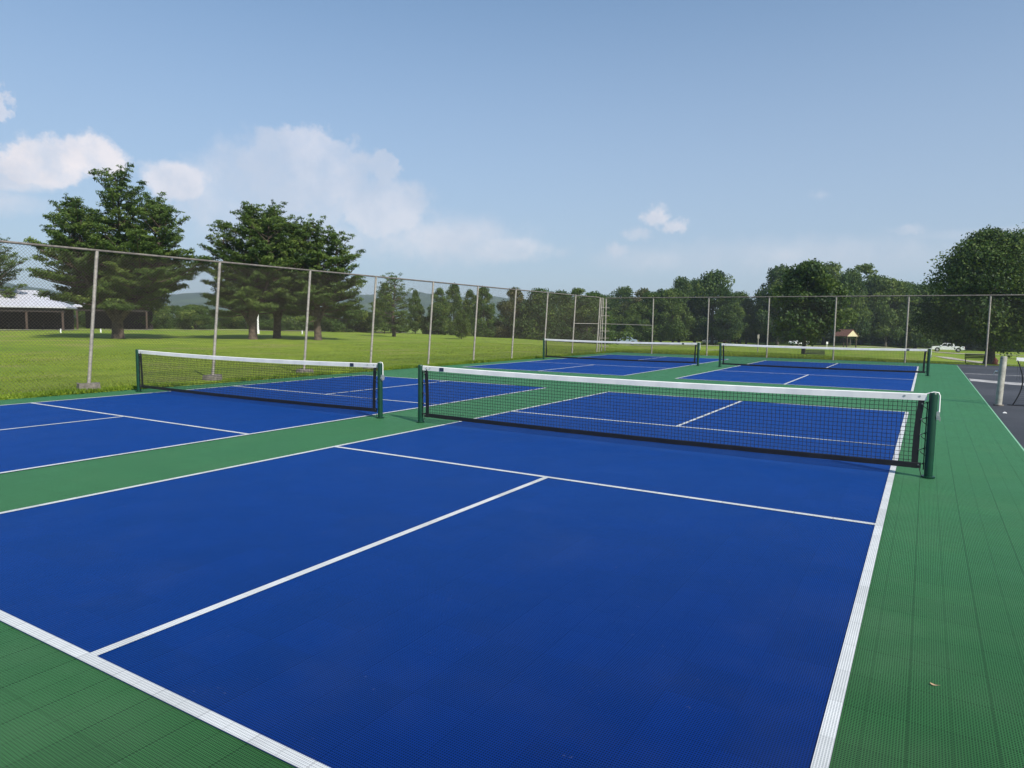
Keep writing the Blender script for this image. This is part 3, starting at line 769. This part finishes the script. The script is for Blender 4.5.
T_('oak', 'bushy tree at the left shoulder of the twin high crowns', 678, 279, 112, .68, 75)
T_('round', 'highest dark rounded crown above the gap between the two far nets', 711, 273, 104, .82, 15)
T_('tall', 'narrow green tree filling between the twin high crowns', 694, 281, 118, 1.0, 100)
T_('light', 'paler low tree in the dip right of the highest rounded crown', 745, 299, 112, .85, 60)
T_('oak', 'low dark tree in the sky gap left of the big pine-like crown', 757, 298, 122, .6, 160)
T_('round', 'dark high crown right of the sky gap', 776, 268, 106, .78, 45)
T_('light', 'light-green high crown behind the tree with the bench', 822, 265, 114, .90, 0)
T_('oak', 'broad crown right of the light-green high crown', 848, 271, 108, .66, 250)
T_('wispy', 'thin pale crown showing sky, above the brown kiosk', 860, 266, 124, 1.5, 180)
T_('light', 'yellow-green sloping crown right of the kiosk', 884, 281, 112, .9, 300)
T_('oak', 'dark low crown filling the dip left of the big round tree', 906, 286, 124, .8, 20)
T_('light', 'yellowish crown just left of the big round tree', 930, 285, 128, .8, 90)
T_('tall', 'tall green tree directly behind the brown kiosk', 858, 291, 118, 1.4, 140)
T_('round', 'dark tree filling the woods behind the third back-fence post', 728, 294, 100, .75, 200)
T_('round', 'dark tree behind the white parked pickup', 948, 290, 190, .9, 330)
T_('oak', 'shaded tree deep in the woods behind the kiosk', 800, 285, 132, .95, 110)
T_('oak', 'far tree filling the woods left of the pickup', 898, 292, 170, .9, 350)
T_('oak', 'dense mid-height tree filling the woods behind the fence corner brace', 604, 296, 128, 1.1, 33)
T_('tall', 'green tree between the fence corner and the reddish-topped crown', 650, 293, 100, 1.3, 77)
T_('light', 'sunlit low tree right of the second back-fence post', 672, 290, 100, 1.0, 190)
T_('oak', 'broad dark tree joining the twin high crowns to the sky gap', 738, 293, 122, .95, 260)
T_('light', 'light-green low tree under the left flank of the shade tree', 766, 300, 112, 1.0, 10)
T_('oak', 'mid-green tree right of the thin pale crown', 872, 278, 118, .85, 140)
T_('tall', 'green tree closing the dip behind the fifth back-fence post', 914, 286, 116, 1.35, 200)
T_('oak', 'dark tree between the kiosk and the sloping yellow-green crown', 898, 284, 132, 1.0, 100)
T_('round', 'dark low tree behind the far left net', 586, 297, 96, 1.1, 55)
# the two shade trees on the lower lawn
V, F, T, CC = decid_crown(1.9, 9.9, 3.9, 301, nclump=110, nleaf=26000, size=.30, lumpy=.35, top=.6)
x, y = D2(az_of(803), 78)
place_tree('broadleaf_tree', 'dark shade tree whose trunk stands beside the park bench at centre right', 'tree', x, y, trunk_mesh(6.5, .24, 9, limbs=[tuple(c) for c in CC[:8]]), (V, F, T), 'leaf_dark', 'bark2', group='shade trees on the lower lawn')
V, F, T, CC = decid_crown(2.0, 11.9, 5.8, 303, nclump=190, nleaf=80000, size=.23, lumpy=.12, top=.62)
x, y = D2(az_of(989), 76)
place_tree('broadleaf_tree', 'huge rounded shade tree at the right edge, above the second park bench', 'tree', x, y, trunk_mesh(8, .42, 12, limbs=[tuple(c) for c in CC[:10]]), (V, F, T), 'leaf_dark', 'bark2', group='shade trees on the lower lawn')
T_('round', 'dark tree beyond the right edge behind the huge rounded one', 1050, 262, 175, 1.0, 30)
# undergrowth that closes the view under the crowns
UG = [(500, 322), (528, 318), (556, 322), (584, 320), (612, 322), (640, 320), (668, 322), (696, 318), (724, 322), (752, 320), (780, 316), (808, 320), (836, 318), (864, 322), (892, 318), (920, 322), (948, 318), (978, 316), (1008, 318), (1040, 316)]
WHERE = ['left end of the woods', 'wide dark tree nearest the hill gap', 'far left net post', 'fence corner', 'fence corner ladder', 'reddish-topped tree', 'second back-fence post', 'twin high crowns', 'gap between the two far nets', 'sky gap', 'fourth back-fence post', 'first park bench', 'brown kiosk, left side', 'brown kiosk, right side', 'sixth back-fence post', 'left end of the pickup', 'white pickup', 'second park bench', 'steel tennis post', 'right picture edge']
for i, ((u, row), wh) in enumerate(zip(UG, WHERE)):
    T_('dshrub', 'dark bush at the woods\' foot, behind the '+wh, u, row-(6 if i % 2 else 0), 164+8*(i % 3) if u > 600 else 112, 1.35, i*53, cat='bush', group='dark bushes at the foot of the woods')
LG = [(-6, 306), (30, 310), (78, 306), (120, 312), (146, 303), (170, 306), (196, 305), (222, 310), (246, 304), (272, 309), (296, 306), (322, 308), (346, 306), (366, 312), (400, 318), (430, 316), (450, 322), (500, 324)]
LW = ['behind the left picture edge', 'behind the long white-roofed shelter', 'in the gap between the two shelters', 'behind the smaller shelter', 'right of the largest pine trunk', 'midway between the largest pine and second fence post', 'just left of the second fence post', 'just right of the second fence post', 'behind the white pole', 'between middle pine trunk and white pole', 'between the middle and right pine trunks', 'behind the right pine trunk', 'right of the right pine trunk', 'left of the slim lone tree', 'between the two slim trees', 'below the bushy upright tree', 'behind the small light-green tree', 'in the gap showing the far hills']
for i, ((u, row), wh) in enumerate(zip(LG, LW)):
    T_('shrub', 'low green hedge bush '+wh, u, row, 92+5*(i % 3) if u > 140 else 104, 1.25 if u < 380 else .9, i*71, cat='bush', group='bushes along the far edge of the lawn')

# ------------------------------------------------------------------ far wooded hills
def hills():
    r = np.random.RandomState(8)
    A = np.linspace(-82, 12, 220); Dd = np.linspace(900, 1750, 26)
    V = []
    for d in Dd:
        for a in A:
            f = np.clip((d-900)/700, 0, 1); ridge = 56+7*math.sin(a*.16+1)+4*math.sin(a*.43)+2*math.sin(a*1.1)
            k = sst(-5, -38, a) if 0 else 1-sst(-34, -4, a)*.75
            z = -6+(ridge+6)*k*f**.8*(1 if d < 1650 else .9)+r.normal(0, 1.1)*(1 if d > 950 else 0)
            V.append((6.4+d*math.sin(R(a)), -8.3+d*math.cos(R(a)), z))
    n = len(A); F = [(i*n+j, i*n+j+1, (i+1)*n+j+1, (i+1)*n+j) for i in range(len(Dd)-1) for j in range(n-1)]
    m, b, p = mat('forested_hill')
    geo = b.n('ShaderNodeNewGeometry'); nn = b.noise(geo.outputs['Position'], .06, 5, .7); n_ = b.noise(geo.outputs['Position'], .008, 4, .6)
    c = b.mix(b.rng(nn, .35, .65), (.016, .036, .014, 1), (.045, .080, .028, 1)); c = b.mix(b.m('MULTIPLY', b.rng(n_, .55, .65), .5), c, (.10, .14, .05, 1))
    b.put(p.inputs['Base Color'], c); p.inputs['Roughness'].default_value = .95
    tag(np_mesh('wooded_hills', V, F, m), kind='structure')
hills()

# ------------------------------------------------------------------ shelters, kiosk
def shelter(loc, rz, L, Wd, He, Hr, label, closed=False):
    t = empty('picnic_shelter', loc, rz); tag(t, label, 'shelter')
    h = Wd/2; i = min(L*.16, h*.9)
    v = [(-L/2, -h, He), (L/2, -h, He), (L/2, h, He), (-L/2, h, He), (-L/2+i, 0, Hr), (L/2-i, 0, Hr)]
    b_ = [(x, y, z-.14) for x, y, z in v]
    m = MB(); m.add(v+b_[:4], [(0, 1, 5, 4), (1, 2, 5), (2, 3, 4, 5), (3, 0, 4), (0, 6, 7, 1), (1, 7, 8, 2), (2, 8, 9, 3), (3, 9, 6, 0), (9, 8, 7, 6)])
    k = int(L/.5)
    for q in range(1, k):
        x = -L/2+i+(L-2*i)*q/k; m.tube([(x, -h-.01, He+.015), (x, 0, Hr+.012)], .009, 4)
    m.build('roof', M['roofmetal'], t)
    m = MB(); m.box(-L/2+.3, L/2-.3, h-.6, h-.45, 0, He-.2); m.build('back_wall', M['darkwood'], t)
    m = MB(); m.box(-L/2+.2, L/2-.2, -h+.3, -h+.42, He-.55, He-.16); m.build('eave_beam', M['darkwood'], t)
    n = int(L/3)
    for q in range(n+1):
        x = -L/2+.4+(L-.8)*q/n; m = MB(); m.box(x-.09, x+.09, -h+.25, -h+.43, 0, He-.56); m.build('post', M['wood'], t, bevel=.01)
    m = MB(); m.box(-L/2, L/2, -h, h, -.12, .03); m.build('slab', M['concrete'], t)
    for q in range(n):
        x = -L/2+2+(L-4)*q/max(1, n-1)
        m = MB(); m.box(x-.9, x+.9, -.35, .35, .70, .75); m.box(x-.9, x+.9, -.75, -.50, .42, .46); m.box(x-.9, x+.9, .50, .75, .42, .46)
        for sx_ in (-.6, .6): m.box(x+sx_-.04, x+sx_+.04, -.6, .6, .36, .415); m.box(x+sx_-.04, x+sx_+.04, -.25, -.17, .03, .70); m.box(x+sx_-.04, x+sx_+.04, .17, .25, .03, .70)
        tb = m.build('picnic_table', M['darkwood'], None)
        tb.parent = None; mw = Matrix.Translation(Vector(loc)) @ Matrix.Rotation(rz, 4, 'Z'); tb.matrix_world = mw
        PT.append(tb)
    return t
PT = []
ax, ay = D2(az_of(-38), 86)
shelter((ax, ay, hz_(ax, ay)), VIEW+R(26), 18.5, 8, 2.35, 4.0, 'long white-roofed picnic shelter with dark interior at the left edge')
bx_, by_ = D2(az_of(117), 92)
shelter((bx_, by_, hz_(bx_, by_)), VIEW+R(22), 7.6, 6, 2.6, 3.6, 'smaller white-roofed shelter half hidden behind the largest pine')
for k, tb in enumerate(PT):
    tag(tb, 'dark picnic table in the shade of a white-roofed shelter', 'picnic table', 'picnic tables under the shelters')

kx, ky = D2(az_of(844), 140)
kt = empty('park_kiosk', (kx, ky, hz_(kx, ky)), R(-40)); tag(kt, 'small open kiosk with brown gable roof and cream gable end among the trees', 'kiosk')
m = MB(); HW, HL, e, g = 1.35, 1.7, 2.1, 3.3
m.add([(-HL, -HW, e), (HL, -HW, e), (HL, 0, g), (-HL, 0, g), (HL, HW, e), (-HL, HW, e)]+[(-HL, -HW, e-.1), (HL, -HW, e-.1), (HL, 0, g-.1), (-HL, 0, g-.1), (HL, HW, e-.1), (-HL, HW, e-.1)],
      [(0, 1, 2, 3), (3, 2, 4, 5), (7, 6, 9, 8), (8, 9, 11, 10), (1, 0, 6, 7), (4, 10, 11, 5), (1, 7, 8, 2), (2, 8, 10, 4), (0, 3, 9, 6), (3, 5, 11, 9)])
m.build('roof', M['brownroof'], kt)
m = MB(); m.add([(HL-.06, -HW+.1, e-.05), (HL-.06, HW-.1, e-.05), (HL-.06, 0, g-.14)]+[(HL-.12, -HW+.1, e-.05), (HL-.12, HW-.1, e-.05), (HL-.12, 0, g-.14)], [(0, 1, 2), (5, 4, 3), (0, 3, 4, 1), (1, 4, 5, 2), (2, 5, 3, 0)])
m.build('gable', M['cream'], kt)
m = MB(); m.add([(-HL+.06, -HW+.1, e-.05), (-HL+.06, HW-.1, e-.05), (-HL+.06, 0, g-.14)], [(0, 2, 1)]); m.build('gable', M['cream'], kt)
for sx_ in (-1, 1):
    for sy_ in (-1, 1): m = MB(); m.box(sx_*1.45-.07, sx_*1.45+.07, sy_*1.05-.07, sy_*1.05+.07, 0, e-.02); m.build('post', M['wood'], kt)
m = MB(); m.box(-1.1, 1.1, -.05, .05, .9, 1.7); m.build('notice_board', M['darkwood'], kt)
sx0, sy0 = D2(az_of(826), 132)
t = empty('sign_post', (sx0, sy0, hz_(sx0, sy0)), VIEW); tag(t, 'small white sign on a short post left of the brown kiosk', 'sign')
m = MB(); m.box(-.16, .16, -.02, .02, .75, 1.15); m.build('sign_panel', M['white'], t)
m = MB(); m.box(-.04, .04, .021, .06, 0, 1.1); m.build('post', M['white'], t)
px0, py0 = D2(az_of(757), 100)
t = empty('utility_post', (px0, py0, hz_(px0, py0)), VIEW); tag(t, 'grey upright post by the woods left of the shade tree with bench', 'post')
m = MB(); m.tube([(0, 0, 0), (0, 0, 2.4)], .07, 10); m.build('pole', M['galv'], t); m = MB(); m.box(-.12, .12, -.1, .1, 1.9, 2.45); m.build('meter_box', M['galv'], t)
x, y = D2(az_of(258), 70)
t = empty('white_pole', (x, y, hz_(x, y)), 0); tag(t, 'white pole with wide base between the left and middle pine trunks', 'pole')
m = MB(); m.tube([(0, 0, 0), (0, 0, .35), (0, 0, .5), (0, 0, 2.7)], [.15, .13, .09, .075], 12); m.build('shaft', M['white'], t)
m = MB(); m.tube([(0, 0, 2.7), (0, 0, 2.78)], [.13, .05], 12); m.build('cap', M['white'], t)
for u, w in ((61, 'left of the first fence post'), (101, 'right of the first fence post'), (302, 'between the middle and right pine trunks')):
    x, y = D2(az_of(u), 70); m = MB(); m.tube([(0, 0, 0), (0, 0, .34), (0, 0, .40)], [.06, .055, .03], 10); o = m.build('boundary_marker', M['white']); o.location = (x, y, hz_(x, y))
    tag(o, 'short white marker stake at the far lawn edge, '+w, 'marker', 'white marker stakes on the lawn')

# ------------------------------------------------------------------ benches
def bench(u, D, label, rz):
    x, y = D2(az_of(u), D); t = empty('park_bench', (x, y, hz_(x, y)+.02), rz); tag(t, label, 'bench', 'park benches under the shade trees')
    m = MB(); 
    for k in range(3): m.box(-.9, .9, -.22+k*.15, -.10+k*.15, .43, .47)
    m.build('seat', M['benchmat'], t, bevel=.006)
    m = MB()
    for k in range(3): m.box(-.9, .9, .25+k*.02, .28+k*.02, .52+k*.14, .63+k*.14)
    m.build('backrest', M['benchmat'], t, bevel=.006)
    for s in (-.8, .8):
        m = MB(); m.box(s-.03, s+.03, -.20, -.14, 0, .425); m.box(s-.03, s+.03, .285, .34, 0, .50); m.box(s-.03, s+.03, -.14, .284, .37, .425)
        m.build('leg', M['benchmat'], t)
bench(815.5, 76, 'dark green park bench just right of the shade tree trunk at centre right', VIEW-R(10))
bench(975.5, 77, 'dark park bench left of the huge rounded tree trunk at the right', VIEW-R(35))
x, y = D2(az_of(995), 40)
m = MB(); q = random.Random(5)
bm_pts = []
for k in range(7):
    f = k/6; bm_pts.append((.03*math.sin(k*2), .02*math.cos(k*3), .02+.42*f))
m.tube(bm_pts, [.08, .11, .12, .11, .10, .07, .03], 11)
o = m.build('red_bag', M['dirtred']); o.location = (x, y, hz_(x, y)+.02)
tag(o, 'dark reddish bag slumped on the grass behind the steel post', 'bag')

# ------------------------------------------------------------------ vehicles
def wheel(root, x, y, r=.38, w=.24, side=1):
    m = MB(); y0, y1 = y-w/2, y+w/2
    m.tube([(x, y0, r), (x, y0+.03, r), (x, y1-.03, r), (x, y1, r)], [r*.93, r, r, r*.93], 24); wh = m.build('wheel', M['tyre'], root)
    m = MB(); yy = y+side*(w/2+.004); m.tube([(x, yy-side*.03, r), (x, yy, r)], r*.60, 20); 
    for k in range(5):
        a = k*2*math.pi/5; m.tube([(x, yy+side*.006, r), (x+math.cos(a)*r*.58, yy+side*.006, r+math.sin(a)*r*.58)], .035, 6)
    m.build('rim', M['rim'], wh)
def arches(pts_top, x0, x1, zb, wheels, r):
    """side outline with wheel openings along the bottom, returned as a polygon"""
    pr = list(pts_top)
    for wx in sorted(wheels, reverse=True):
        pr.append((wx+r, zb)); 
        for k in range(1, 8): a = math.pi*k/8; pr.append((wx+r*math.cos(a), zb+ (r*math.sin(a))))
        pr.append((wx-r, zb))
    return pr
def prism_side(prof, ymin, ymax, name, mt, parent, bevel=.03):
    me = bpy.data.meshes.new(name); bm = bmesh.new()
    vs = [bm.verts.new((x, ymin, z)) for x, z in prof]; f = bm.faces.new(vs)
    ex = bmesh.ops.extrude_face_region(bm, geom=[f]); bmesh.ops.translate(bm, verts=[v for v in ex['geom'] if isinstance(v, bmesh.types.BMVert)], vec=(0, ymax-ymin, 0))
    bmesh.ops.recalc_face_normals(bm, faces=bm.faces)
    bmesh.ops.bevel(bm, geom=[e for e in bm.edges if abs((e.verts[0].co-e.verts[1].co).y) < 1e-5], offset=bevel, segments=2, affect='EDGES', clamp_overlap=True)
    bmesh.ops.triangulate(bm, faces=[f for f in bm.faces if len(f.verts) > 4])
    bm.to_mesh(me); bm.free(); me.materials.append(mt); o = bpy.data.objects.new(name, me); COL.objects.link(o); o.parent = parent; return o
def pickup(loc, rz):
    t = empty('pickup_truck', loc, rz); tag(t, 'white crew-cab pickup parked side-on by the woods, nose to the left', 'pickup truck')
    Wd = .95
    top = [(-2.85, .42), (-2.88, .78), (-2.75, 1.05), (-1.55, 1.16), (2.78, 1.16), (2.82, .80), (2.80, .45)]
    prism_side(arches(top, -2.85, 2.8, .42, [1.78, -1.85], .47), -Wd, Wd, 'body', M['carwhite'], t)
    prism_side([(-1.5, 1.12), (-.85, 1.72), (-.6, 1.78), (.75, 1.78), (.98, 1.72), (1.12, 1.12)], -Wd+.12, Wd-.12, 'cab', M['carwhite'], t, .05)
    for s in (-1, 1):
        for (a, b_, c, d) in (((-1.20, 1.20), (-.22, 1.20), (-.22, 1.64), (-.80, 1.64)), ((-.12, 1.20), (.86, 1.20), (.78, 1.64), (-.12, 1.64))):
            y0 = s*(Wd-.118); m = MB(); pr = (a, b_, c, d); m.add([(x, y0, z) for x, z in pr]+[(x, y0+s*.012, z) for x, z in pr], [(0, 1, 2, 3), (7, 6, 5, 4), (0, 4, 5, 1), (1, 5, 6, 2), (2, 6, 7, 3), (3, 7, 4, 0)]); m.build('side_window', M['glass'], t)
        m = MB(); m.box(-1.25, -1.08, s*(Wd+.0), s*(Wd+.18), 1.15, 1.35); m.build('mirror', M['carwhite'], t, bevel=.02)
        for x in (-.95, .15): m = MB(); m.box(x+.75, x+.92, s*(Wd+.001), s*(Wd+.02), .98, 1.01); m.build('door_handle', M['chrome'], t)
        wheel(t, -1.85, s*(Wd-.15), .39, .25, s); wheel(t, 1.78, s*(Wd-.15), .39, .25, s)
        m = MB(); m.box(-2.89, -2.78, s*.62-.2, s*.62+.2, .80, .98); m.build('headlight', M['lamp'], t)
        m = MB(); m.box(2.79, 2.84, s*.85-.07, s*.85+.07, .78, 1.08); m.build('tail_light', M['lampred'], t)
    m = MB(); m.add([(-1.43, -.70, 1.19), (-1.43, .70, 1.19), (-.90, .66, 1.68), (-.90, -.66, 1.68)], [(0, 1, 2, 3)]); w = m.build('windscreen', M['glass'], t); w.location = (-.02, 0, .02)
    m = MB(); m.box(-2.93, -2.86, -.88, .88, .42, .60); m.build('front_bumper', M['chrome'], t, bevel=.02)
    m = MB(); m.box(2.80, 2.95, -.88, .88, .45, .62); m.build('rear_bumper', M['chrome'], t, bevel=.02)
    m = MB(); m.box(1.25, 2.70, -.78, .78, 1.161, 1.166); m.build('bed_shade_sheet', M['tyre'], t)  # dark sheet on the solid body, painted shade for the hollow of the bed
    return t
x, y = D2(az_of(946.5), 166)
pickup((x, y, hz_(x, y)+.08), R(4))
def car(loc, rz, label, paint, suv=False):
    t = empty('parked_car', loc, rz); tag(t, label, 'car', 'cars parked by the woods'); Wd = .88
    top = [(-2.2, .35), (-2.25, .65), (-2.05, .85), (-1.15, .97), (1.85, .98), (2.15, .90), (2.2, .55), (2.18, .35)]
    prism_side(arches(top, -2.2, 2.2, .33, [1.32, -1.38], .38), -Wd, Wd, 'body', paint, t)
    z = 1.62 if suv else 1.42; xr_ = 1.9 if suv else 1.5
    prism_side([(-1.15, .94), (-.45, z-.06), (-.25, z), (xr_-.7, z), (xr_-.4, z-.08), (xr_, .94)], -Wd+.12, Wd-.12, 'cabin', paint, t, .05)
    for s in (-1, 1):
        for pr in (((-.88, 1.0), (.12, 1.0), (.12, z-.12), (-.38, z-.12)), ((.20, 1.0), (xr_-.35, 1.0), (xr_-.55, z-.12), (.20, z-.12))):
            y0 = s*(Wd-.118); m = MB(); m.add([(x, y0, q) for x, q in pr]+[(x, y0+s*.012, q) for x, q in pr], [(0, 1, 2, 3), (7, 6, 5, 4), (0, 4, 5, 1), (1, 5, 6, 2), (2, 6, 7, 3), (3, 7, 4, 0)]); m.build('side_window', M['glass'], t)
        wheel(t, -1.38, s*(Wd-.12), .32, .21, s); wheel(t, 1.32, s*(Wd-.12), .32, .21, s)
        m = MB(); m.box(-2.27, -2.15, s*.6-.18, s*.6+.18, .62, .75); m.build('headlight', M['lamp'], t)
        m = MB(); m.box(2.14, 2.22, s*.65-.15, s*.65+.15, .68, .84); m.build('tail_light', M['lampred'], t)
    m = MB(); m.add([(-1.06, -.64, 1.02), (-1.06, .64, 1.02), (-.48, .60, z-.09), (-.48, -.60, z-.09)], [(0, 1, 2, 3)]); w = m.build('windscreen', M['glass'], t); w.location = (-.03, 0, .02)
    return t
x, y = D2(az_of(798), 152); car((x, y, hz_(x, y)+.1), R(62), 'white car parked behind the trunk of the shade tree with the bench', M['carwhite'], True)
x, y = D2(az_of(624), 128); car((x, y, hz_(x, y)+.45), R(30), 'grey-blue car parked in shade above the far left net', M['carblue'])
x, y = D2(az_of(729), 166); car((x, y, hz_(x, y)+.1), R(80), 'dull red car at the wood edge just left of the far right net', M['carred'])
x, y = D2(az_of(705), 132); 
x, y = D2(az_of(709), 168); car((x, y, hz_(x, y)-.0), R(75), 'low white car behind the fence just right of the far left net', M['carwhite'])

# ------------------------------------------------------------------ humid air
m = MB(); m.box(-2100, 2100, -2100, 2100, -12, 75)
hzb = m.build('haze', M['white']); tag(hzb, kind='stuff', label='thin blue summer haze in the air', cat='haze')
hm = bpy.data.materials.new('haze'); hm.use_nodes = True; ht = hm.node_tree; ht.nodes.clear()
pv = ht.nodes.new('ShaderNodeVolumePrincipled'); pv.inputs['Density'].default_value = .00030; pv.inputs['Color'].default_value = (.74, .88, 1, 1); pv.inputs['Anisotropy'].default_value = .2
ho = ht.nodes.new('ShaderNodeOutputMaterial'); ht.links.new(pv.outputs[0], ho.inputs['Volume'])
hzb.data.materials.clear(); hzb.data.materials.append(hm)
